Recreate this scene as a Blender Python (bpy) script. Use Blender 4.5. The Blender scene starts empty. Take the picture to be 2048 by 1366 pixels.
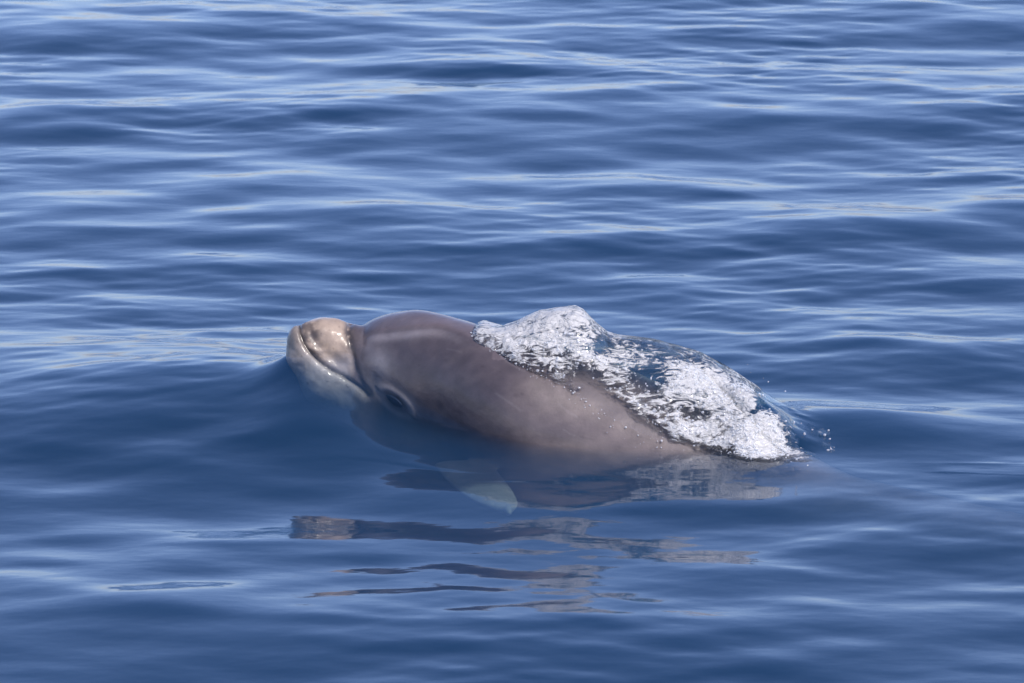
import bpy, math
import numpy as np
from mathutils import Vector

sc = bpy.context.scene
R = math.radians

# ------------------------------------------------------------------ camera
EL, DIST, PXM = R(13.0), 15.0, 750.0           # look-down angle, distance, photo pixels per metre at the animal
AIM = np.array([0.0, 0.0, 0.25])
CAM = AIM + DIST * np.array([0, -math.cos(EL), math.sin(EL)])
cam_data = bpy.data.cameras.new('camera')
cam = bpy.data.objects.new('camera', cam_data)
sc.collection.objects.link(cam)
cam.location = CAM
cam.rotation_euler = (math.pi / 2 - EL, 0, 0)
cam_data.sensor_width = 36.0
cam_data.lens = 36.0 / (2 * (1024 / PXM / DIST))
cam_data.clip_start, cam_data.clip_end = 0.5, 20000
cam_data.dof.use_dof = True
cam_data.dof.focus_distance = DIST - 0.15
cam_data.dof.aperture_fstop = 13.0
sc.camera = cam
_fw = np.array([0, math.cos(EL), -math.sin(EL)])
_up = np.array([0, math.sin(EL), math.cos(EL)])


def project(P):
    """world points -> photograph pixels (2048 wide)"""
    d = P - CAM
    w = d @ _fw
    return 1024 + d[..., 0] / w * DIST * PXM, 683 - (d @ _up) / w * DIST * PXM


def pixel_ray(u, v):
    d = _fw + np.array([1.0, 0, 0]) * (u - 1024) / (DIST * PXM) + _up * (683 - v) / (DIST * PXM)
    return d / np.linalg.norm(d)


def pixel_to_plane(u, v, z=0.0):
    d = pixel_ray(u, v)
    return CAM + d * (z - CAM[2]) / d[2]


# ------------------------------------------------------------------ sky, sun, exposure
SUN_TO = np.array([0.55, -0.62, 0.90])
SUN_TO = SUN_TO / np.linalg.norm(SUN_TO)
world = bpy.data.worlds.new('World')
sc.world = world
world.use_nodes = True
wn = world.node_tree.nodes
sky = wn.new('ShaderNodeTexSky')
sky.sky_type = 'NISHITA'
sky.sun_disc = False
sky.sun_elevation = math.asin(SUN_TO[2])
sky.sun_rotation = math.atan2(SUN_TO[0], SUN_TO[1])
sky.air_density, sky.dust_density, sky.ozone_density = 0.75, 1.1, 4.0
wn['Background'].inputs['Strength'].default_value = 0.15
tint = wn.new('ShaderNodeVectorMath')          # faint violet haze in the air
tint.operation = 'MULTIPLY'
tint.inputs[1].default_value = (1.08, 0.97, 1.05)
world.node_tree.links.new(sky.outputs[0], tint.inputs[0])
world.node_tree.links.new(tint.outputs[0], wn['Background'].inputs['Color'])
sun_data = bpy.data.lights.new('sun', 'SUN')
sun_data.energy, sun_data.angle, sun_data.color = 2.65, R(0.5), (1.0, 0.93, 0.84)
sun = bpy.data.objects.new('sun', sun_data)
sun.rotation_euler = Vector(-SUN_TO).to_track_quat('-Z', 'Y').to_euler()
sun.location = (6, -2, 9)
sc.collection.objects.link(sun)
vs = sc.view_settings
vs.view_transform, vs.look, vs.exposure, vs.gamma = 'Standard', 'None', 0.68, 1.0
vs.use_curve_mapping = False
sc.render.engine = 'CYCLES'
sc.cycles.use_denoising = True
sc.cycles.max_bounces = 10
sc.cycles.transparent_max_bounces = 16
sc.cycles.caustics_reflective = False
sc.cycles.caustics_refractive = False


# ------------------------------------------------------------------ helpers
rng = np.random.default_rng(7)
_perm = rng.random((64, 64, 64)).astype(np.float32) * 2 - 1


def vnoise(x, y, z, scale=1.0):
    """smooth value noise in -1..1"""
    x, y, z = np.broadcast_arrays(x * scale, y * scale, z * scale)
    xi, yi, zi = np.floor(x).astype(int), np.floor(y).astype(int), np.floor(z).astype(int)
    fx, fy, fz = x - xi, y - yi, z - zi
    fx, fy, fz = (f * f * f * (f * (f * 6 - 15) + 10) for f in (fx, fy, fz))
    def L(a, b, c): return _perm[(xi + a) & 63, (yi + b) & 63, (zi + c) & 63]
    def mix(a, b, t): return a + (b - a) * t
    return mix(mix(mix(L(0, 0, 0), L(1, 0, 0), fx), mix(L(0, 1, 0), L(1, 1, 0), fx), fy),
               mix(mix(L(0, 0, 1), L(1, 0, 1), fx), mix(L(0, 1, 1), L(1, 1, 1), fx), fy), fz)


def fbm(x, y, z, scale, octaves=4, gain=0.5):
    s, a, t = 0.0, 1.0, 0.0
    for o in range(octaves):
        s = s + a * vnoise(x + 3.7 * o, y + 1.3 * o, z + 7.1 * o, scale * 2 ** o)
        t += a
        a *= gain
    return s / t


def sstep(a, b, x):
    t = np.clip((x - a) / (b - a), 0, 1)
    return t * t * (3 - 2 * t)


def polyline_dist(u, v, pts):
    """distance to a polyline, and signed side (positive = left of travel direction)"""
    best = np.full(np.shape(u), 1e9)
    side = np.zeros(np.shape(u))
    for (ax, ay), (bx, by) in zip(pts[:-1], pts[1:]):
        dx, dy = bx - ax, by - ay
        t = np.clip(((u - ax) * dx + (v - ay) * dy) / (dx * dx + dy * dy), 0, 1)
        d = np.hypot(u - ax - t * dx, v - ay - t * dy)
        s = dx * (v - ay) - dy * (u - ax)
        m = d < best
        best = np.where(m, d, best)
        side = np.where(m, s, side)
    return best, np.sign(side)


def smooth_curve(pts, n=60):
    """Catmull-Rom through the points"""
    p = np.array(pts, float)
    p = np.vstack([2 * p[0] - p[1], p, 2 * p[-1] - p[-2]])
    out = []
    m = max(2, n // (len(pts) - 1))
    for i in range(1, len(p) - 2):
        for t in np.linspace(0, 1, m, endpoint=False):
            a, b, c, d = p[i - 1:i + 3]
            out.append(0.5 * (2 * b + (c - a) * t + (2 * a - 5 * b + 4 * c - d) * t * t + (3 * b - a - 3 * c + d) * t ** 3))
    out.append(p[-2])
    return np.array(out)


def mesh_object(name, verts, faces, mat, parent=None, smooth=True):
    me = bpy.data.meshes.new(name)
    verts = np.asarray(verts, np.float32)
    faces = np.asarray(faces, np.int32)
    k = faces.shape[1]
    me.vertices.add(len(verts))
    me.vertices.foreach_set('co', verts.ravel())
    me.loops.add(faces.size)
    me.loops.foreach_set('vertex_index', faces.ravel())
    me.polygons.add(len(faces))
    me.polygons.foreach_set('loop_start', np.arange(0, faces.size, k, dtype=np.int32))
    me.update(calc_edges=True)
    me.validate()
    me.polygons.foreach_set('use_smooth', np.full(len(me.polygons), smooth))
    if mat:
        me.materials.append(mat)
    o = bpy.data.objects.new(name, me)
    sc.collection.objects.link(o)
    o.parent = parent
    return o


def add_attr(o, name, values, kind='FLOAT'):
    a = o.data.attributes.new(name, kind, 'POINT')
    if kind == 'FLOAT':
        a.data.foreach_set('value', np.asarray(values, np.float32))
    else:
        c = np.ones((len(values), 4), np.float32)
        c[:, :3] = values
        a.data.foreach_set('color', c.ravel())


def grid_faces(nx, ny):
    i = np.arange(nx * ny).reshape(nx, ny)
    return np.stack([i[:-1, :-1], i[1:, :-1], i[1:, 1:], i[:-1, 1:]], -1).reshape(-1, 4)


class Mat:
    """tiny node-tree helper"""
    def __init__(self, name):
        self.m = bpy.data.materials.new(name)
        self.m.use_nodes = True
        self.t = self.m.node_tree
        self.t.nodes.clear()
        self.out = self.t.nodes.new('ShaderNodeOutputMaterial')

    def n(self, kind, **kw):
        nd = self.t.nodes.new(kind)
        ins = kw.pop('ins', {})
        for k, v in kw.items():
            setattr(nd, k, v)
        for k, v in ins.items():
            if isinstance(v, bpy.types.NodeSocket):
                self.t.links.new(v, nd.inputs[k])
            else:
                nd.inputs[k].default_value = v
        return nd

    def link(self, a, b):
        self.t.links.new(a, b)

    def math(self, op, a, b=0.0, clamp=False):
        nd = self.n('ShaderNodeMath', operation=op, use_clamp=clamp)
        for i, x in enumerate((a, b)):
            if isinstance(x, bpy.types.NodeSocket):
                self.link(x, nd.inputs[i])
            else:
                nd.inputs[i].default_value = x
        return nd.outputs[0]

    def mix(self, fac, a, b):
        nd = self.n('ShaderNodeMixShader')
        if isinstance(fac, bpy.types.NodeSocket):
            self.link(fac, nd.inputs[0])
        else:
            nd.inputs[0].default_value = fac
        self.link(a, nd.inputs[1])
        self.link(b, nd.inputs[2])
        return nd.outputs[0]

    def ramp(self, fac, lo, hi):
        nd = self.n('ShaderNodeMapRange', interpolation_type='SMOOTHSTEP', ins={0: fac, 1: lo, 2: hi})
        return nd.outputs[0]


# ------------------------------------------------------------------ materials
def make_water():
    m = Mat('sea_water')
    geo = m.n('ShaderNodeNewGeometry')
    coord = m.n('ShaderNodeTexCoord')
    mp = m.n('ShaderNodeMapping', ins={0: coord.outputs['Object'], 'Scale': (1.0, 1.6, 1.0)})
    nz = m.n('ShaderNodeTexNoise', ins={'Vector': mp.outputs[0], 'Scale': 9.0, 'Detail': 2.0, 'Roughness': 0.45})
    bump = m.n('ShaderNodeBump', ins={'Strength': 0.06, 'Distance': 0.02, 'Height': nz.outputs[0]})
    fr = m.n('ShaderNodeFresnel', ins={'IOR': 1.333, 'Normal': bump.outputs[0]})
    front = m.math('SUBTRACT', 1.0, geo.outputs['Backfacing'])
    fac = m.math('MULTIPLY', fr.outputs[0], front)
    gl = m.n('ShaderNodeBsdfGlossy', ins={'Color': (1, 1, 1, 1), 'Roughness': 0.055, 'Normal': bump.outputs[0]})
    tr = m.n('ShaderNodeBsdfTransparent', ins={'Color': (1, 1, 1, 1)})
    m.link(m.mix(fac, tr.outputs[0], gl.outputs[0]), m.out.inputs['Surface'])
    sca = m.n('ShaderNodeVolumeScatter', ins={'Color': (0.020, 0.090, 0.22, 1), 'Density': 6.0, 'Anisotropy': 0.0})
    ab = m.n('ShaderNodeVolumeAbsorption', ins={'Color': (0.10, 0.26, 0.36, 1), 'Density': 6.0})
    add = m.n('ShaderNodeAddShader')
    m.link(sca.outputs[0], add.inputs[0])
    m.link(ab.outputs[0], add.inputs[1])
    m.link(add.outputs[0], m.out.inputs['Volume'])
    return m.m


def make_skin():
    m = Mat('dolphin_skin')
    at = m.n('ShaderNodeAttribute', attribute_name='pigment')
    coord = m.n('ShaderNodeTexCoord')
    n1 = m.n('ShaderNodeTexNoise', ins={'Vector': coord.outputs['Object'], 'Scale': 26.0, 'Detail': 5.0, 'Roughness': 0.6})
    val = m.n('ShaderNodeMapRange', ins={0: n1.outputs[0], 1: 0.3, 2: 0.7, 3: 0.84, 4: 1.14})
    mul = m.n('ShaderNodeVectorMath', operation='MULTIPLY', ins={0: at.outputs['Color'], 1: val.outputs[0]})
    n2 = m.n('ShaderNodeTexNoise', ins={'Vector': coord.outputs['Object'], 'Scale': 130.0, 'Detail': 3.0})
    mp = m.n('ShaderNodeMapping', ins={0: coord.outputs['Object'], 'Rotation': (0, R(24), 0), 'Scale': (0.18, 1.0, 1.0)})
    n3 = m.n('ShaderNodeTexNoise', ins={'Vector': mp.outputs[0], 'Scale': 60.0, 'Detail': 4.0, 'Roughness': 0.6})
    hgt = m.math('ADD', n2.outputs[0], m.math('MULTIPLY', n3.outputs[0], 1.2))
    rgh = m.n('ShaderNodeMapRange', ins={0: n3.outputs[0], 1: 0.35, 2: 0.65, 3: 0.05, 4: 0.24})
    b = m.n('ShaderNodeBump', ins={'Strength': 0.16, 'Distance': 0.003, 'Height': hgt})
    p = m.n('ShaderNodeBsdfPrincipled', ins={'Base Color': mul.outputs[0], 'Roughness': 0.42, 'IOR': 1.4,
            'Normal': b.outputs[0], 'Coat Weight': 0.7, 'Coat Roughness': rgh.outputs[0], 'Coat IOR': 1.33})
    m.link(p.outputs[0], m.out.inputs['Surface'])
    return m.m


def make_eye():
    m = Mat('dark_eye')
    p = m.n('ShaderNodeBsdfPrincipled', ins={'Base Color': (0.010, 0.013, 0.024, 1), 'Roughness': 0.06, 'Coat Weight': 1.0})
    m.link(p.outputs[0], m.out.inputs['Surface'])
    return m.m


def make_foam():
    m = Mat('white_foam')
    at = m.n('ShaderNodeAttribute', attribute_name='cover')
    coord = m.n('ShaderNodeTexCoord')
    mp = m.n('ShaderNodeMapping', ins={0: coord.outputs['Object'], 'Rotation': (0, R(30), 0), 'Scale': (0.45, 0.8, 1.3)})
    n1 = m.n('ShaderNodeTexNoise', ins={'Vector': mp.outputs[0], 'Scale': 40.0, 'Detail': 6.0, 'Roughness': 0.66, 'Distortion': 2.0})
    s = m.math('ADD', at.outputs['Fac'], m.math('MULTIPLY', m.math('SUBTRACT', n1.outputs[0], 0.5), 2.6))
    mask = m.ramp(s, 0.24, 0.66)
    mp2 = m.n('ShaderNodeMapping', ins={0: coord.outputs['Object'], 'Rotation': (0, R(30), 0), 'Scale': (0.6, 1.0, 1.2)})
    n2 = m.n('ShaderNodeTexNoise', ins={'Vector': mp2.outputs[0], 'Scale': 95.0, 'Detail': 4.0, 'Roughness': 0.6, 'Distortion': 1.2})
    b = m.n('ShaderNodeBump', ins={'Strength': 1.0, 'Distance': 0.008, 'Height': n2.outputs[0]})
    dif = m.n('ShaderNodeBsdfPrincipled', ins={'Base Color': (0.76, 0.76, 0.75, 1), 'Roughness': 0.3, 'IOR': 1.33,
              'Normal': b.outputs[0], 'Coat Weight': 1.0, 'Coat Roughness': 0.06, 'Coat IOR': 1.33})
    tlu = m.n('ShaderNodeBsdfTranslucent', ins={'Color': (0.68, 0.69, 0.70, 1), 'Normal': b.outputs[0]})
    body = m.mix(0.3, dif.outputs[0], tlu.outputs[0])
    fr = m.n('ShaderNodeFresnel', ins={'IOR': 1.333, 'Normal': b.outputs[0]})
    gl = m.n('ShaderNodeBsdfGlossy', ins={'Roughness': 0.06, 'Normal': b.outputs[0]})
    tr = m.n('ShaderNodeBsdfTransparent')
    clear = m.mix(fr.outputs[0], tr.outputs[0], gl.outputs[0])
    edge = m.ramp(at.outputs['Fac'], 0.02, 0.12)
    clear2 = m.mix(edge, tr.outputs[0], clear)
    m.link(m.mix(m.math('MULTIPLY', mask, edge), clear2, body), m.out.inputs['Surface'])
    return m.m


def make_bubble():
    m = Mat('bubble_film')
    p = m.n('ShaderNodeBsdfPrincipled', ins={'Base Color': (0.80, 0.83, 0.86, 1), 'Roughness': 0.08, 'Coat Weight': 1.0})
    tr = m.n('ShaderNodeBsdfTransparent')
    lw = m.n('ShaderNodeLayerWeight', ins={'Blend': 0.35})
    f = m.math('ADD', m.math('MULTIPLY', lw.outputs['Facing'], 0.8), 0.25, True)
    m.link(m.mix(f, tr.outputs[0], p.outputs[0]), m.out.inputs['Surface'])
    return m.m


WATER, SKIN, EYE, FOAM, BUBBLE = make_water(), make_skin(), make_eye(), make_foam(), make_bubble()

# ------------------------------------------------------------------ the animal's shape as a distance field
_xs = np.linspace(-0.7, 2.9, 1441)


def profile(pts, sig=0.012):
    p = np.array(pts)
    y = np.interp(_xs, p[:, 0], p[:, 1])
    k = np.arange(-40, 41) * (_xs[1] - _xs[0])
    w = np.exp(-0.5 * (k / sig) ** 2)
    w /= w.sum()
    return np.convolve(np.pad(y, 40, mode='edge'), w, 'valid')


P_TOP = profile([(-.40, .20), (-.36, .262), (-.30, .298), (-.24, .310), (-.18, .305), (-.11, .288), (-.05, .268), (.1, .235), (.3, .175),
                 (.5, .09), (.7, .01), (.9, -.062), (1.3, -.075), (1.8, -.11), (2.4, -.17), (2.7, -.21)], .025)
P_BOT = profile([(-.40, .14), (-.36, .06), (-.30, -.02), (-.2, -.10), (0, -.20), (.3, -.29), (.5, -.35), (.9, -.44), (1.3, -.46),
                 (1.8, -.42), (2.4, -.34), (2.7, -.29)], .025)
P_WID = profile([(-.40, .05), (-.36, .10), (-.30, .148), (-.22, .178), (-.1, .205), (0, .222), (.3, .245), (.6, .25), (.9, .24),
                 (1.3, .20), (1.8, .13), (2.4, .05), (2.7, .03)], .025)
P_CY = profile([(-.44, .075), (-.2, .06), (0, .035), (.3, .0), (.6, -.07), (.9, -.27), (1.3, -.58), (2.4, -1.45), (2.9, -1.8)], .05)


def smin(a, b, k):
    h = np.clip(0.5 + 0.5 * (b - a) / k, 0, 1)
    return b + (a - b) * h - k * h * (1 - h)


def f_ellipsoid(x, y, z, c, r):
    k = np.sqrt(((x - c[0]) / r[0]) ** 2 + ((y - c[1]) / r[1]) ** 2 + ((z - c[2]) / r[2]) ** 2)
    return (k - 1) * min(r)


def f_cone(x, y, z, a, b, ra, rb):
    a, b = np.array(a), np.array(b)
    d = b - a
    t = np.clip(((x - a[0]) * d[0] + (y - a[1]) * d[1] + (z - a[2]) * d[2]) / (d @ d), 0, 1)
    return np.sqrt((x - a[0] - t * d[0]) ** 2 + (y - a[1] - t * d[1]) ** 2 + (z - a[2] - t * d[2]) ** 2) - (ra + (rb - ra) * t)


def f_chain(x, y, z, pts, k):
    f = None
    for (p, rp), (q, rq) in zip(pts[:-1], pts[1:]):
        g = f_cone(x, y, z, p, q, rp, rq)
        f = g if f is None else smin(f, g, k)
    return f


def f_blade(x, y, z, root, tip, across, w0, w1, thick):
    """flat tapering paddle from root to tip"""
    root, tip, ac = np.array(root, float), np.array(tip, float), np.array(across, float)
    d = tip - root
    L = np.linalg.norm(d)
    d /= L
    ac -= d * (ac @ d)
    ac /= np.linalg.norm(ac)
    n = np.cross(d, ac)
    px, py, pz = x - root[0], y - root[1], z - root[2]
    s = (px * d[0] + py * d[1] + pz * d[2]) / L
    a = px * ac[0] + py * ac[1] + pz * ac[2]
    h = px * n[0] + py * n[1] + pz * n[2]
    sc_ = np.clip(s, 0, 1)
    a = a - 0.10 * L * sc_ ** 2                       # swept back
    w = (w0 + (w1 - w0) * sc_) * np.sqrt(np.clip(1 - sc_ ** 3, 0.02, 1))
    over = np.maximum(np.maximum(s - 1, -s), 0) * L
    return (np.sqrt((a / w) ** 2 + (h / thick) ** 2 + (over / 0.02) ** 2) - 1) * thick


def f_animal(x, y, z):
    x, y, z = np.broadcast_arrays(x, y, z)
    dy = .24 * sstep(.06, -.46, x)                    # the neck bends away from the viewer and dips
    y, z = y - dy, z + dy * .231
    top, bot, wid, cy = (np.interp(x, _xs, p) for p in (P_TOP, P_BOT, P_WID, P_CY))
    cz, hz = (top + bot) / 2, (top - bot) / 2
    k = np.sqrt(((y - cy) / wid) ** 2 + ((z - cz) / hz) ** 2)
    f = (k - 1) * np.minimum(wid, hz)
    f = np.maximum(f, -0.38 - x)
    f = np.maximum(f, x - 2.55)
    # forehead
    f = smin(f, f_ellipsoid(x, y, z, (-.290, .066, .158), (.152, .150, .150)), 0.05)
    f = smin(f, f_ellipsoid(x, y, z, (-.350, .062, .190), (.092, .112, .100)), 0.04)
    # throat and lower jaw
    jaw = f_chain(x, y, z, [((-.22, .03, -.02), .13), ((-.36, .035, .075), .098), ((-.50, .030, .135), .074), ((-.556, .028, .210), .054), ((-.570, .028, .250), .039)], 0.02)
    f = smin(f, jaw, 0.045)
    # upper jaw
    up = f_chain(x, y, z, [((-.36, .050, .150), .085), ((-.44, .050, .212), .070), ((-.50, .045, .244), .058), ((-.524, .040, .258), .046)], 0.02)
    f = smin(f, up, 0.012)
    # near and far flipper
    f = smin(f, f_blade(x, y, z, (-.13, -.16, -.05), (-.045, -.50, -.086), (1, 0.1, -0.05), .080, .080, .012), 0.03)
    f = smin(f, f_blade(x, y, z, (-.10, .22, -.10), (.06, .50, -.22), (1, 0, -0.1), .085, .05, .016), 0.03)
    # tail flukes
    for s in (-1, 1):
        f = smin(f, f_blade(x, y, z, (2.48, -1.51, -.22), (2.66, -1.60 + s * .34, -.24), (1, 0, 0), .12, .04, .018), 0.03)
    return f


def surface_net(F, gx, gy, gz):
    S = F < 0
    cs = sum(S[i:S.shape[0] - 1 + i, j:S.shape[1] - 1 + j, k:S.shape[2] - 1 + k].astype(np.int8) for i in (0, 1) for j in (0, 1) for k in (0, 1))
    act = np.argwhere((cs > 0) & (cs < 8))
    idx = np.full(cs.shape, -1, np.int64)
    idx[tuple(act.T)] = np.arange(len(act))
    acc = np.zeros((len(act), 3))
    cnt = np.zeros(len(act))
    G = (gx, gy, gz)
    for ax in range(3):
        o = [a for a in range(3) if a != ax]
        for i in (0, 1):
            for j in (0, 1):
                p = act.copy()
                p[:, o[0]] += i
                p[:, o[1]] += j
                q = p.copy()
                q[:, ax] += 1
                fa, fb = F[tuple(p.T)], F[tuple(q.T)]
                m = (fa < 0) != (fb < 0)
                t = np.where(m, fa / np.where(m, fa - fb, 1), 0)
                pos = np.stack([G[a][p[:, a]] for a in range(3)], 1)
                pos[:, ax] += t * (G[ax][q[:, ax]] - G[ax][p[:, ax]])
                acc[m] += pos[m]
                cnt[m] += 1
    V = acc / cnt[:, None]
    quads = []
    for ax in range(3):
        o = [(ax + 1) % 3, (ax + 2) % 3]
        sl_a = [slice(None)] * 3
        sl_b = [slice(None)] * 3
        sl_a[ax], sl_b[ax] = slice(0, -1), slice(1, None)
        e = np.argwhere(S[tuple(sl_a)] != S[tuple(sl_b)])
        ok = np.all(e[:, o] > 0, 1) & np.all(e[:, o] < np.array(cs.shape)[o], 1)
        e = e[ok]
        def cell(di, dj):
            c = e.copy()
            c[:, o[0]] += di
            c[:, o[1]] += dj
            return idx[tuple(c.T)]
        q = np.stack([cell(-1, -1), cell(0, -1), cell(0, 0), cell(-1, 0)], 1)
        inside = S[tuple(e.T)]
        q[~inside] = q[~inside][:, ::-1]
        quads.append(q)
    return V, np.vstack(quads)


def spaced(*segs):
    """concatenate ranges (start, stop, step0, step1)"""
    out = [segs[0][0]]
    for a, b, s0, s1 in segs:
        x = a
        while x < b - 1e-6:
            t = (x - a) / (b - a)
            x = x + s0 + (s1 - s0) * t
            out.append(x)
    return np.array(out)


gx = spaced((-.64, -.12, .0036, .0036), (-.12, .6, .0055, .008), (.6, 2.85, .012, .04))
gy = spaced((-2.1, -.46, .05, .006), (-.46, .47, .0045, .0048), (.47, .80, .006, .02))
gz = spaced((-.52, -.1, .014, .0045), (-.1, .345, .0042, .0042))
F = np.empty((len(gx), len(gy), len(gz)), np.float32)
for i0 in range(0, len(gx), 40):
    F[i0:i0 + 40] = f_animal(gx[i0:i0 + 40, None, None], gy[None, :, None], gz[None, None, :])
V, Q = surface_net(F, gx, gy, gz)


def grad(f, P, h=0.0015):
    g = np.empty_like(P)
    for a in range(3):
        e = np.zeros(3)
        e[a] = h
        g[:, a] = (f(*(P + e).T) - f(*(P - e).T)) / (2 * h)
    return g


for _ in range(2):
    g = grad(f_animal, V)
    fv = f_animal(*V.T)
    st = -(fv / np.maximum((g * g).sum(1), .2))[:, None] * g
    ln = np.linalg.norm(st, axis=1, keepdims=True)
    V = V + st * np.minimum(1, .004 / np.maximum(ln, 1e-9))
g = grad(f_animal, V)
N = g / np.linalg.norm(g, axis=1, keepdims=True)

# height of the back over every (x, y), for the water that runs over it
_in = F < 0
_any = _in.any(2)
_kt = F.shape[2] - 1 - np.argmax(_in[:, :, ::-1], 2)
_f0 = np.take_along_axis(F, _kt[..., None], 2)[..., 0]
_f1 = np.take_along_axis(F, np.minimum(_kt + 1, F.shape[2] - 1)[..., None], 2)[..., 0]
TOPZ = np.where(_any, gz[_kt] + (gz[np.minimum(_kt + 1, len(gz) - 1)] - gz[_kt]) * (-_f0 / np.maximum(_f1 - _f0, 1e-6)), -0.6)
del F


def bilin(A, xs, ys, x, y):
    i = np.clip(np.searchsorted(xs, x) - 1, 0, len(xs) - 2)
    j = np.clip(np.searchsorted(ys, y) - 1, 0, len(ys) - 2)
    tx = np.clip((x - xs[i]) / (xs[i + 1] - xs[i]), 0, 1)
    ty = np.clip((y - ys[j]) / (ys[j + 1] - ys[j]), 0, 1)
    return (A[i, j] * (1 - tx) + A[i + 1, j] * tx) * (1 - ty) + (A[i, j + 1] * (1 - tx) + A[i + 1, j + 1] * tx) * ty


def pixel_to_skin(u, v):
    d = pixel_ray(u, v)
    t = np.arange(13.6, 16.4, .002)
    P = CAM + t[:, None] * d
    f = f_animal(*P.T)
    k = np.argmax(f < 0)
    return P[k] if (f < 0).any() else None


# ---- creases, eye socket and pigment, on the side of the head that the picture shows
U, W = project(V)
near = sstep(-0.10, 0.25, -N[:, 1] + 0.25 * N[:, 2])
head = sstep(-.08, -.16, V[:, 0])
MOUTH = smooth_curve([(606, 632), (599, 645), (601, 668), (613, 695), (632, 716), (655, 733), (686, 751), (713, 771), (733, 791)])
dm, sm = polyline_dist(U, W, MOUTH)
disp = -0.0085 * np.exp(-(dm / 3.4) ** 2) * near * head
disp += 0.0035 * np.exp(-((dm - 13) / 9) ** 2) * near * head * sstep(560, 640, W)
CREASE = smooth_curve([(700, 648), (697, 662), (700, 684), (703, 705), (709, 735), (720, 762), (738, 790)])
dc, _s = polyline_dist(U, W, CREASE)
disp += -0.007 * np.exp(-(dc / 6.5) ** 2) * near * head
FOLD = smooth_curve([(727, 688), (733, 676), (750, 668), (800, 662), (850, 657), (880, 657), (915, 668), (950, 684), (985, 702)])
df, sf = polyline_dist(U, W, FOLD)
disp += (-0.0018 * np.exp(-(df / 3.5) ** 2) + 0.002 * np.exp(-((df + 6 * np.sign(sf)) / 9) ** 2)) * near
# eye: a slit sloping down to the right, with raised lids and brow
EU, EV, ET = 792, 806, R(38)
eu = ((U - EU) * math.cos(ET) + (W - EV) * math.sin(ET))
ev = (-(U - EU) * math.sin(ET) + (W - EV) * math.cos(ET))
er = np.sqrt((eu / 31) ** 2 + (ev / 13.5) ** 2)
disp += near * head * (-0.004 * np.exp(-(er / .70) ** 2) + 0.0050 * np.exp(-((er - 1.35) / .42) ** 2) * (0.6 + 0.4 * np.sign(-ev)))
disp += near * head * 0.005 * np.exp(-((eu - 4) / 40) ** 2 - ((ev + 36) / 20) ** 2)
# hollow between brow and mouth, beak dents
disp += near * head * -0.006 * np.exp(-((U - 745) / 16) ** 2 - ((W - 765) / 26) ** 2)
beak = sstep(705, 690, U) * head
disp += beak * near * 0.004 * fbm(V[:, 0], V[:, 1], V[:, 2], 28, 4)
disp += 0.0012 * fbm(V[:, 0], V[:, 1], V[:, 2], 16, 3)
V = V + N * disp[:, None]

n1 = fbm(V[:, 0], V[:, 1], V[:, 2], 14, 4)
n2 = fbm(V[:, 0] + 5, V[:, 1], V[:, 2] * 1.6, 40, 4)
n4 = fbm(V[:, 0] * .35 + V[:, 2] * .2, V[:, 1], V[:, 2] - .35 * V[:, 0], 20, 3)
n3 = fbm(V[:, 0] + 9, V[:, 1], V[:, 2], 95, 3)


def blend(c, col, w):
    w = np.clip(w, 0, 1)[:, None]
    return c * (1 - w) + np.array(col) * w


col = np.tile(np.array([.074, .060, .065]), (len(V), 1))
col = blend(col, (.170, .140, .142), sstep(-6, 14, sf * -df * 1.0) * .0)
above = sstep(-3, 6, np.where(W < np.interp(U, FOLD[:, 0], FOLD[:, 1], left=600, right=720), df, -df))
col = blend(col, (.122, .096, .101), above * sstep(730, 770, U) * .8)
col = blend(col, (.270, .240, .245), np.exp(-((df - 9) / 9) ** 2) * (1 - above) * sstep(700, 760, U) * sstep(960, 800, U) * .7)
col = blend(col, (.300, .272, .272), np.exp(-((U - 758) / 24) ** 2 - ((W - 735) / 36) ** 2) * near * .9)
col = blend(col, (.200, .188, .190), np.exp(-((eu - 2) / 46) ** 2 - ((ev + 20) / 18) ** 2) * near * .9)
col = blend(col, (.165, .134, .124), np.clip(sstep(960, 1150, U) * sstep(690, 800, W) * .6 + .45 * n4, 0, 1))
# upper jaw: tan, scraped, dark mottling at mouth, tip and crease
upper = sm < 0
beakU = sstep(712, 690, U) * head
col = blend(col, (.34, .265, .205), beakU * 1.0)
col = blend(col, (.27, .245, .25), beakU * sstep(706, 742, W + .35 * (U - 650)) * .9)
col = blend(col, (.085, .068, .058), beakU * np.exp(-((dm - 2) / 26) ** 2) * (~(sm > 0)) * sstep(-.15, .55, n2 + .18) * sstep(745, 700, W))
col = blend(col, (.070, .055, .050), beakU * np.exp(-((U - 625) / 16) ** 2 - ((W - 672) / 26) ** 2) * sstep(-.25, .2, n2) * .95)
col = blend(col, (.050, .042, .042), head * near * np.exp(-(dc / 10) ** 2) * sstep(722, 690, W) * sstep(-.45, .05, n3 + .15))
# lower jaw and throat: pale
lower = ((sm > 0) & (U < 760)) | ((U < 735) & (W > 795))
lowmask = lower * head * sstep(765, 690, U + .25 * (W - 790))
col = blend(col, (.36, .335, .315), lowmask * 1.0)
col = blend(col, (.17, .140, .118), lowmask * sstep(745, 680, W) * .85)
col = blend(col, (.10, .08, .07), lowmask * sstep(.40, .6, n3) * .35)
pale = sstep(.02, -.10, V[:, 2] + .20 * (V[:, 0] + .35)) * sstep(.35, .0, V[:, 0])
col = blend(col, (.46, .45, .43), pale * .85)
col = blend(col, (.24, .215, .225), sstep(.55, .95, V[:, 0]) * np.clip(.7 + .9 * n1, 0, 1))
# flipper, greenish white
flip = sstep(-.27, -.33, V[:, 1]) * sstep(.3, .2, V[:, 0])
col = blend(col, (.62, .66, .58), flip)
col = blend(col, (.30, .285, .29), np.exp(-((er - 1.25) / .40) ** 2) * near * head * .38)
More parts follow.
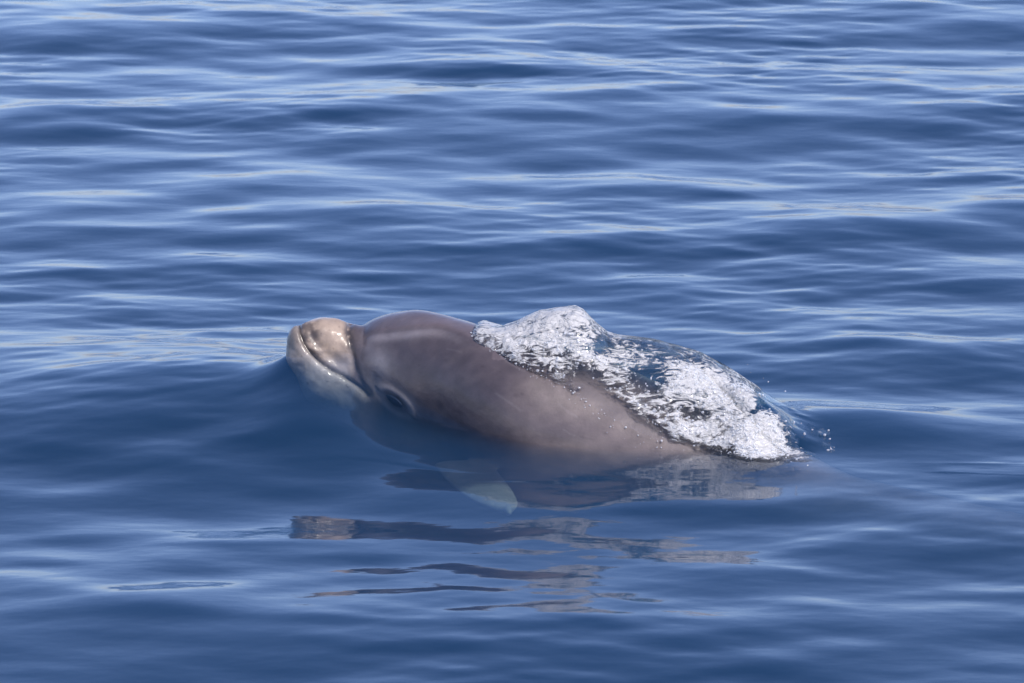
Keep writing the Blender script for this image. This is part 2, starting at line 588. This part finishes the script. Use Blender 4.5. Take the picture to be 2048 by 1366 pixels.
# dark lips line and eye rim
col = blend(col, (.030, .024, .024), np.exp(-(dm / 2.6) ** 2) * near * head * .9)
col = blend(col, (.045, .045, .055), np.exp(-(er / .85) ** 4) * near * head * .9)
# scattered dark flecks and faint rake marks
col *= (1 - .35 * sstep(.46, .66, n3) * (.3 + .7 * beakU))[:, None]
col *= (1 + .16 * n1)[:, None]

# old scratches and rake marks
for k in range(34):
    cu, cv = rng.uniform(720, 1330), rng.uniform(640, 900)
    an, ln_ = rng.normal(.45, .35), rng.uniform(14, 60)
    bend = rng.normal(0, 1.6)
    pts = [(cu + t * ln_ * math.cos(an) - bend * (1 - 4 * (t - .5) ** 2) * math.sin(an), cv + t * ln_ * math.sin(an) + bend * (1 - 4 * (t - .5) ** 2) * math.cos(an)) for t in (0, .25, .5, .75, 1)]
    dk, _ = polyline_dist(U, W, pts)
    w = np.exp(-(dk / rng.uniform(1.3, 2.4)) ** 2) * near * rng.uniform(.06, .26)
    col = blend(col, (.26, .23, .23) if rng.random() < .6 else (.035, .028, .030), w)
for k in range(60):
    cu, cv, rr = rng.uniform(720, 1380), rng.uniform(640, 900), rng.uniform(1.8, 4.5)
    col = blend(col, (.030, .022, .024), np.exp(-((U - cu) / rr / 1.5) ** 2 - ((W - cv) / rr) ** 2) * near * rng.uniform(.15, .5))

root = bpy.data.objects.new('dolphin', None)
root.location = (0, 0, 0)
sc.collection.objects.link(root)
root['label'] = 'grey brown dolphin lifting its tan beak out of the water'
root['category'] = 'dolphin'
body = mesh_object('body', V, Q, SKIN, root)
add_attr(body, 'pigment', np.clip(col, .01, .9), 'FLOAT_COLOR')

ep = pixel_to_skin(EU - 5, EV - 5)
ax1 = (pixel_to_skin(EU + 22, EV + 17) - pixel_to_skin(EU - 20, EV - 14))
ax1 /= np.linalg.norm(ax1)
en = grad(f_animal, ep[None])[0]
en /= np.linalg.norm(en)
ax1 -= en * (ax1 @ en)
ax1 /= np.linalg.norm(ax1)
ax2 = np.cross(en, ax1)
th, ph = np.meshgrid(np.linspace(0, 2 * math.pi, 33)[:-1], np.linspace(0, math.pi, 17), indexing='ij')
lx, ly, lz = np.cos(th) * np.sin(ph), np.sin(th) * np.sin(ph), np.cos(ph)
shape = 1 - .35 * np.abs(lx) ** 2
ev3 = ep - en * .0060 + (lx * .036)[..., None] * ax1 + (ly * .0155 * shape)[..., None] * ax2 + (lz * .0085)[..., None] * en
ii = np.arange(32 * 17).reshape(32, 17)
ef = np.stack([ii[:, :-1], np.roll(ii, -1, 0)[:, :-1], np.roll(ii, -1, 0)[:, 1:], ii[:, 1:]], -1).reshape(-1, 4)
eye = mesh_object('eye', ev3.reshape(-1, 3), ef[:, ::-1], EYE, root)

# ------------------------------------------------------------------ water
# broad faces of the swell that lean towards the viewer in the photograph: (u, v, half width, half height, steepness)
RIDGES = [
    (70, 103, 120, 13, 1.0), (280, 105, 70, 8, .7), (60, 43, 90, 7, .6), (340, 20, 120, 9, .6), (530, 40, 110, 8, .6), (110, 182, 130, 11, .9),
    (360, 160, 110, 8, .6), (430, 175, 80, 6, .5), (700, 98, 90, 9, .8), (880, 140, 210, 13, 1.0), (640, 132, 90, 7, .5), (420, 222, 70, 6, .6),
    (650, 238, 90, 11, .9), (500, 250, 100, 13, .8), (90, 268, 150, 16, 1.1), (650, 292, 120, 9, .6), (430, 318, 80, 5, .4), (240, 365, 120, 6, .6),
    (540, 385, 160, 14, .9), (920, 377, 130, 13, .9), (480, 440, 80, 8, .7), (720, 440, 170, 14, 1.0), (220, 465, 110, 10, .9), (500, 482, 130, 10, .8),
    (60, 458, 60, 7, .6), (480, 536, 130, 9, .9), (140, 557, 150, 11, .9), (860, 510, 130, 9, .7), (820, 215, 90, 10, .7), (940, 90, 80, 6, .5),
    (1110, 92, 130, 8, .6), (1030, 146, 130, 12, .9), (1290, 157, 150, 11, .8), (1600, 78, 200, 10, .7), (1890, 121, 100, 9, .8), (1620, 155, 90, 8, .6),
    (1770, 178, 110, 11, .8), (1060, 236, 80, 10, .8), (1600, 245, 150, 10, .8), (1830, 255, 140, 10, .7), (1960, 232, 90, 7, .7), (1270, 270, 160, 9, .7),
    (1540, 205, 90, 7, .6), (1240, 382, 190, 16, 1.2), (1480, 388, 90, 9, 1.0), (1640, 375, 100, 10, .7), (1930, 362, 90, 8, .8), (2035, 424, 80, 9, .9),
    (1250, 442, 150, 9, .5), (1600, 440, 130, 9, .6), (1880, 475, 160, 13, .9), (1640, 494, 150, 13, 1.1), (1110, 500, 140, 11, .9), (1390, 520, 110, 8, .7),
    (1650, 558, 190, 14, 1.2), (1960, 576, 180, 14, 1.2), (1450, 609, 130, 10, .8), (1330, 580, 160, 12, .6), (1080, 568, 160, 12, .6), (1600, 330, 120, 7, .5),
    (80, 720, 120, 10, .8), (400, 732, 140, 10, .8), (130, 745, 90, 8, .6), (250, 635, 130, 8, .7), (420, 640, 120, 9, .6), (500, 625, 130, 9, .7),
    (230, 803, 170, 10, .7), (150, 842, 110, 8, .6), (500, 905, 150, 14, .8), (70, 905, 90, 10, .8), (380, 935, 160, 14, .8), (250, 1062, 180, 15, 1.1),
    (480, 1082, 120, 10, .9), (120, 1118, 150, 12, .8), (700, 1112, 180, 15, .8), (430, 1140, 150, 10, .6), (260, 1242, 230, 20, 1.2), (650, 1252, 260, 14, .8),
    (930, 1110, 160, 12, .6), (60, 1345, 100, 10, .6), (1720, 704, 170, 12, 1.1), (1800, 733, 200, 10, .8), (1990, 745, 120, 12, .8),
    (1900, 890, 220, 24, 1.0), (1300, 1018, 190, 12, .8), (1500, 1038, 150, 9, .5), (1750, 1150, 150, 8, .7), (1950, 1182, 130, 8, .7),
    (1250, 1120, 120, 9, .4), (2000, 1240, 100, 13, .9), (1650, 1220, 130, 7, .5), (1150, 1262, 180, 14, 1.0), (1350, 1282, 170, 14, .9),
    (1500, 1322, 140, 13, .7), (1100, 1350, 150, 9, .6), (1960, 1350, 120, 10, .8), (880, 1300, 160, 12, .6), (1800, 1060, 150, 10, .4),
]
wave_rng = np.random.default_rng(7)
wave_rng.random((64, 64, 64))
_R = []
for (u, v, hu, hv, s) in RIDGES:
    c = pixel_to_plane(u, v)
    dd = np.linalg.norm(c - CAM)
    a = hu / PXM * dd / DIST
    b = np.linalg.norm(pixel_to_plane(u, v - hv) - pixel_to_plane(u, v + hv)) / 2 * 1.15
    tilt = wave_rng.uniform(-.10, .10)
    _R.append((c[0], c[1] + .7 * b, a * 1.05, b, s, tilt))
WAVES = []
for i in range(64):
    lam = .16 * (2.6 / .16) ** wave_rng.random()
    ang = wave_rng.normal(0, .62) + (.12 if i % 2 else -.15)
    WAVES.append((2 * math.pi / lam * math.sin(ang), 2 * math.pi / lam * math.cos(ang), wave_rng.uniform(0, 6.28), lam, .0076 * (lam / .5) ** .15 * lam / (2 * math.pi)))

RIPPLES = []
for i in range(44):
    lam = .065 * (.24 / .065) ** wave_rng.random()
    ang = wave_rng.normal(0, .55)
    RIPPLES.append((2 * math.pi / lam * math.sin(ang), 2 * math.pi / lam * math.cos(ang), wave_rng.uniform(0, 6.28), lam, .0075 * lam / (2 * math.pi)))

EDGE_PX = [(936, 668), (945, 686), (985, 706), (1040, 742), (1110, 777), (1170, 815), (1215, 850), (1270, 876), (1330, 898), (1400, 918)]
EDGE = np.array([pixel_to_skin(*p) for p in EDGE_PX])
EDGE = np.vstack([[EDGE[0][0] + .03, .40, 0], [EDGE[0][0] + .01, EDGE[0][1] + .06, 0], EDGE, [EDGE[-1][0] + .10, EDGE[-1][1] - .09, 0], [EDGE[-1][0] + .5, EDGE[-1][1] - .16, 0]])[:, :2]
EDGE_S = smooth_curve(EDGE, 90)

# crest of the sheet of water that runs over the back, read along the body
_rp = np.array([(930, 672), (960, 663), (1000, 655), (1040, 641), (1080, 622), (1110, 617), (1150, 615), (1165, 622), (1190, 647), (1215, 667), (1240, 672), (1300, 679),
                (1350, 688), (1400, 706), (1450, 733), (1500, 765), (1540, 792), (1580, 815), (1640, 846), (1700, 873)], float)
RIDGE_Y = .05
_rx = (_rp[:, 0] - 1024) / PXM
_rz = .25 + ((683 - _rp[:, 1]) / PXM - RIDGE_Y * math.sin(EL)) / math.cos(EL)


def swell(x, y):
    h = np.zeros(np.broadcast(x, y).shape)
    r2 = np.hypot(x, y - 2)
    for kx, ky, ph_, lam, a in WAVES:
        fade = 1 - sstep(6 + lam * 12, 14 + lam * 30, r2)
        h += a * fade * np.cos(kx * x + ky * y + ph_)
    near_ = r2 < 12
    xn, yn = x[near_], y[near_]
    patch = np.clip(.55 + .9 * vnoise(xn, yn, 8.2, 1.1), .12, 1.3) * (1 - sstep(6, 11, r2[near_]))
    patch = patch * (1 - .75 * np.exp(-((xn - .1) / .9) ** 2 - ((yn + .9) / .75) ** 2))
    hr = np.zeros(xn.shape)
    for kx, ky, ph_, lam, a in RIPPLES:
        hr += a * np.cos(kx * xn + ky * yn + ph_)
    h[near_] += hr * patch
    return h


def ridges(x, y):
    wx = x + .10 * vnoise(x, y, 0.3, 2.2)
    wy = y + 0.06 * vnoise(x + 9, y, 1.7, 1.8) + .012 * vnoise(x + 2, y, 4.7, 4.5)
    h = np.zeros(np.broadcast(x, y).shape)
    for (cx, cy, a, b, s, tl) in _R:
        dy_ = wy - cy - tl * (wx - cx)
        q = (dy_ / np.where(dy_ > 0, 2.2 * b, b)) ** 2
        p = ((wx - cx) / a) ** 2
        m = (q < 9) & (p < 9)
        h[m] += (.088 * s * b / .86) * np.exp(-p[m] - q[m])
    return h


M_A = profile([(-.72, .012), (-.64, .036), (-.57, .064), (-.46, .060), (-.38, .030), (-.28, -.010), (-.15, -.004), (.0, .0), (2.9, .0)], .03)


def mound(x, y):
    """water pushed up by the head, and the hump that trails the back"""
    def G(cx, cy, a, b): return np.exp(-((x - cx) / a) ** 2 - ((y - cy) / b) ** 2)
    a0 = float(np.interp(-.64, _xs, M_A))
    A = np.where(x > -.64, np.interp(x, _xs, M_A), a0 * np.exp(-((x + .57) / .12) ** 2) / math.exp(-(.07 / .12) ** 2))
    S = sstep(-.50, .22, y) * np.exp(-(np.maximum(y - .25, 0) / .24) ** 2)
    h = A * S + .085 * G(-.80, .42, .75, .55)
    h += .036 * G(.86, .10, .30, .19) - .006 * G(.95, -.24, .30, .14)
    return h


def edge_side(x, y):
    d, s = polyline_dist(x, y, EDGE_S)
    return d * s          # positive on the covered side (towards +x, +y)


def sheet(x, y):
    """height of the water running over the back; -1 where there is none"""
    zr = np.interp(x, _rx, _rz, left=-.3, right=-.10)
    q = y - RIDGE_Y
    nearw = np.interp(x, [-.1, .1, .3, .5, .65, .8, 1.0], [.28, .33, .37, .42, .43, .40, .30])
    prof = np.where(q < 0, 1 - np.clip(-q / nearw, 0, 1.3) ** 1.9, np.exp(-(q / .17) ** 2))
    base = -.05
    D = base + (zr - base) * prof
    # front curl at the trailing end
    D = D + .055 * np.exp(-((x - .66) / .10) ** 2 - ((y + .17) / .09) ** 2)
    D = D - .035 * np.exp(-(((x - .56) + .8 * (y + .12)) / .022) ** 2) * np.exp(-((y + .14) / .10) ** 2)
    return D


def water_height(x, y, detail=True):
    h0 = swell(x, y) + ridges(x, y)
    calm = 1 - .40 * np.exp(-((x + .1) / .75) ** 2 - ((y - .05) / .33) ** 2)
    h0 = h0 * calm + mound(x, y)
    # water clings to the head and neck and climbs a little
    c = (x > -.85) & (x < .30) & (y > -.55) & (y < .75)
    if c.any():
        xc, yc, hc = x[c], y[c], h0[c]
        add = 0
        for _ in range(3):
            f = f_animal(xc, yc, hc + add)
            add = .050 * np.exp(-np.maximum(f, 0) / .045) * sstep(.15, -.42, xc) * (1 - .55 * sstep(-.48, -.60, xc)) * sstep(-.85, -.68, xc) * sstep(.70, .55, yc)
        h0[c] = hc + add
    m = (x > -.35) & (x < 1.5) & (np.abs(y) < .75)
    if m.any():
        xm, ym = x[m], y[m]
        top = bilin(TOPZ, gx, gy, xm, ym)
        d = edge_side(xm, ym)
        D = sheet(xm, ym)
        if detail:
            D = D + .006 * fbm(xm * .7, ym, D * .5, 16, 3) * sstep(0, .08, d)
        film = top - .016 + .030 * sstep(-.012, .035, d)
        cover = sstep(-.01, .13, d)
        Wt = np.where(top > -.3, film + cover * np.maximum(D - film, 0), D * sstep(0, .12, d) - .3 * (1 - sstep(0, .12, d)))
        on = d > -.03
        k = .03
        hm = h0[m]
        t = np.clip(.5 + .5 * (Wt - hm) / k, 0, 1)
        sm_ = hm + (Wt - hm) * t + k * t * (1 - t)
        hm = np.where(on, hm + (sm_ - hm) * sstep(-.03, .0, d), hm)
        h0[m] = hm
    return h0


def axis(fine0, fine1, mid0, mid1, f, m, far):
    mids = [np.arange(mid0, fine0, m), np.arange(fine0, fine1, f), np.arange(fine1, mid1 + m, m)]
    core = np.concatenate(mids)
    k = m
    lo, hi = [core[0]], [core[-1]]
    while hi[-1] < far:
        k *= 1.22
        hi.append(hi[-1] + k)
        lo.append(lo[-1] - k)
    return np.concatenate([np.array(lo[1:])[::-1], core, np.array(hi[1:])])


wx_ = axis(-.85, 1.05, -2.7, 2.7, .0065, .016, 4000)
wy_ = axis(-.62, .52, -5.0, 7.5, .0065, .016, 6000)
X, Y = np.meshgrid(wx_, wy_, indexing='ij')
H = water_height(X, Y)
nx, ny = X.shape
Vw = np.stack([X, Y, H], -1).reshape(-1, 3)
Fw = grid_faces(nx, ny)
# walls and bottom close the body of water
ring = np.concatenate([np.arange(nx) * ny, (nx - 1) * ny + np.arange(1, ny), (np.arange(nx - 2, -1, -1)) * ny + ny - 1, np.arange(ny - 2, 0, -1)])
low = Vw[ring].copy()
low[:, 2] = -12
nb = len(Vw)
r2 = np.roll(ring, -1)
l1 = nb + np.arange(len(ring))
l2 = np.roll(l1, -1)
side = np.stack([ring, l1, l2, r2], 1)
cb = nb + len(ring)
Vw = np.vstack([Vw, low, [[0, 0, -12]]])
capf = np.stack([l2, l1, np.full(len(ring), cb), np.full(len(ring), cb)], 1)[:, :3]
me = bpy.data.meshes.new('sea')
allf = np.concatenate([Fw.ravel(), side.ravel(), capf.ravel()]).astype(np.int32)
starts = np.concatenate([np.arange(len(Fw) + len(side)) * 4, (len(Fw) + len(side)) * 4 + np.arange(len(capf)) * 3]).astype(np.int32)
me.vertices.add(len(Vw))
me.vertices.foreach_set('co', Vw.astype(np.float32).ravel())
me.loops.add(len(allf))
me.loops.foreach_set('vertex_index', allf)
me.polygons.add(len(starts))
me.polygons.foreach_set('loop_start', starts)
me.update(calc_edges=True)
sm_flags = np.zeros(len(starts), bool)
sm_flags[:len(Fw)] = True
me.polygons.foreach_set('use_smooth', sm_flags)
me.materials.append(WATER)
sea = bpy.data.objects.new('sea', me)
sc.collection.objects.link(sea)
sea['kind'] = 'structure'

# ------------------------------------------------------------------ foam on the sheet of water
fx = np.arange(-.16, .90, .0034)
fy = np.arange(-.50, .16, .0034)
FX, FY = np.meshgrid(fx, fy, indexing='ij')
FH = water_height(FX, FY, True)
gxh, gyh = np.gradient(FH, fx, fy)
FN = np.stack([-gxh, -gyh, np.ones_like(FH)], -1)
FN /= np.linalg.norm(FN, axis=-1, keepdims=True)
FP = np.stack([FX, FY, FH], -1)
fu, fv_ = project(FP)
fd = edge_side(FX, FY)


def blob(cu, cv, a, b, rot=0.0):
    c, s = math.cos(R(rot)), math.sin(R(rot))
    p = (fu - cu) * c + (fv_ - cv) * s
    q = -(fu - cu) * s + (fv_ - cv) * c
    return np.exp(-(p / a) ** 2 - (q / b) ** 2)


rag = .5 * fbm(FX, FY, FH, 18, 4)
cover = sstep(.0, .045, fd + .03 * rag * 2) * .54
cover += .16 * blob(1110, 660, 90, 45, -10) + .25 * blob(980, 680, 50, 25, 25)
cover -= .5 * blob(1350, 700, 110, 24, 14) + .55 * blob(1290, 760, 42, 34) + .35 * blob(1390, 830, 40, 20)
cover -= .55 * blob(1200, 690, 26, 16) + .5 * blob(1180, 760, 60, 18, 35) + .55 * blob(1210, 810, 60, 22, 35)
cover += .35 * blob(1400, 770, 70, 35, 30) + .55 * blob(1520, 885, 60, 40, 20) + .35 * blob(1400, 870, 60, 24, 25)
right, rs = polyline_dist(fu, fv_, smooth_curve([(1380, 690), (1440, 725), (1500, 770), (1510, 800), (1560, 850), (1600, 900), (1605, 935)]))
rd = right * rs
cover = np.where(fu > 1300, cover * sstep(-18, 14, rd * 1.0 + 22 * rag), cover)
gr_, _ = polyline_dist(fu, fv_, [(1408, 912), (1425, 880), (1470, 850), (1512, 822)])
cover -= .35 * np.exp(-((gr_ + 14 * rag) / 6) ** 2)
cover += .35 * rag
cover = np.clip(cover, 0, 1.15) * sstep(0, .02, fd + .02 * rag) * sstep(-.48, -.42, FY) * sstep(.16, .08, FY) * sstep(.9, .82, FX)
sa, sb = FX * .86 - FH * .5, FX * .5 + FH * .86      # along and across the run of the water
cover = cover * sstep(-.005, .035, FH + .07 * rag)
lump = fbm(sa * .55, FY, sb, 22, 3, .5)
fine = 1 - np.abs(fbm(sa * .5, FY, sb * 1.3, 48, 3, .55)) * 2
calm_top = sstep(.05, -.05, FY)
off = .0035 + np.clip(cover, 0, 1) * (.12 + .88 * calm_top) * (.012 * lump + .008 * np.clip(fine, 0, 1))
FP = FP + FN * off[..., None]
keep = cover > .02
cellk = keep[:-1, :-1] | keep[1:, :-1] | keep[1:, 1:] | keep[:-1, 1:]
ff = grid_faces(*FX.shape)[cellk.ravel()]
used = np.unique(ff)
remap = np.full(FX.size, -1)
remap[used] = np.arange(len(used))
foam = mesh_object('foam', FP.reshape(-1, 3)[used], remap[ff], FOAM)
add_attr(foam, 'cover', np.clip(cover, 0, 1.2).ravel()[used])
foam['kind'] = 'stuff'
foam['label'] = 'white foaming water running over the back of the dolphin'
foam['category'] = 'foam'

# bubbles and drops caught in the foam and along its lower edge
t = (1 + 5 ** .5) / 2
ICO = np.array([(-1, t, 0), (1, t, 0), (-1, -t, 0), (1, -t, 0), (0, -1, t), (0, 1, t), (0, -1, -t), (0, 1, -t), (t, 0, -1), (t, 0, 1), (-t, 0, -1), (-t, 0, 1)])
ICO /= np.linalg.norm(ICO[0])
ICOF = np.array([(0, 11, 5), (0, 5, 1), (0, 1, 7), (0, 7, 10), (0, 10, 11), (1, 5, 9), (5, 11, 4), (11, 10, 2), (10, 7, 6), (7, 1, 8),
                 (3, 9, 4), (3, 4, 2), (3, 2, 6), (3, 6, 8), (3, 8, 9), (4, 9, 5), (2, 4, 11), (6, 2, 10), (8, 6, 7), (9, 8, 1)])
wgt = np.clip(cover, 0, 1) * sstep(-.02, -.10, FY) * sstep(-.1, .4, vnoise(FX, FY, FH, 30) + .25)
wgt = wgt + .12 * (np.abs(fd) < .014) * (FY < .05) * (FX < .4)
pick = rng.choice(FX.size, 4200, p=(wgt / wgt.sum()).ravel())
pc = FP.reshape(-1, 3)[pick] + rng.normal(0, .002, (len(pick), 3))
pr = .0008 + .0034 * rng.random(len(pick)) ** 4
n_fly = 50
fl = FP[np.clip(((rng.normal(.62, .08, n_fly) - fx[0]) / .0034).astype(int), 0, len(fx) - 1), np.clip(((rng.normal(-.22, .10, n_fly) - fy[0]) / .0034).astype(int), 0, len(fy) - 1)]
fl = fl + np.stack([rng.normal(.02, .03, n_fly), rng.normal(-.02, .03, n_fly), .003 + np.abs(rng.normal(0, .014, n_fly))], 1)
pc = np.vstack([pc, fl])
pr = np.concatenate([pr, .0008 + .0030 * rng.random(n_fly) ** 3])
pick = np.arange(len(pc))
bv = (pc[:, None] + ICO[None] * pr[:, None, None] * rng.uniform(.7, 1.3, (len(pick), 1, 3))).reshape(-1, 3)
bf = (ICOF[None] + 12 * np.arange(len(pick))[:, None, None]).reshape(-1, 3)
bub = mesh_object('bubbles', bv, bf, BUBBLE)
bub['kind'] = 'stuff'
bub['label'] = 'small bright bubbles and drops in the foam on the dolphin'
bub['category'] = 'bubbles'
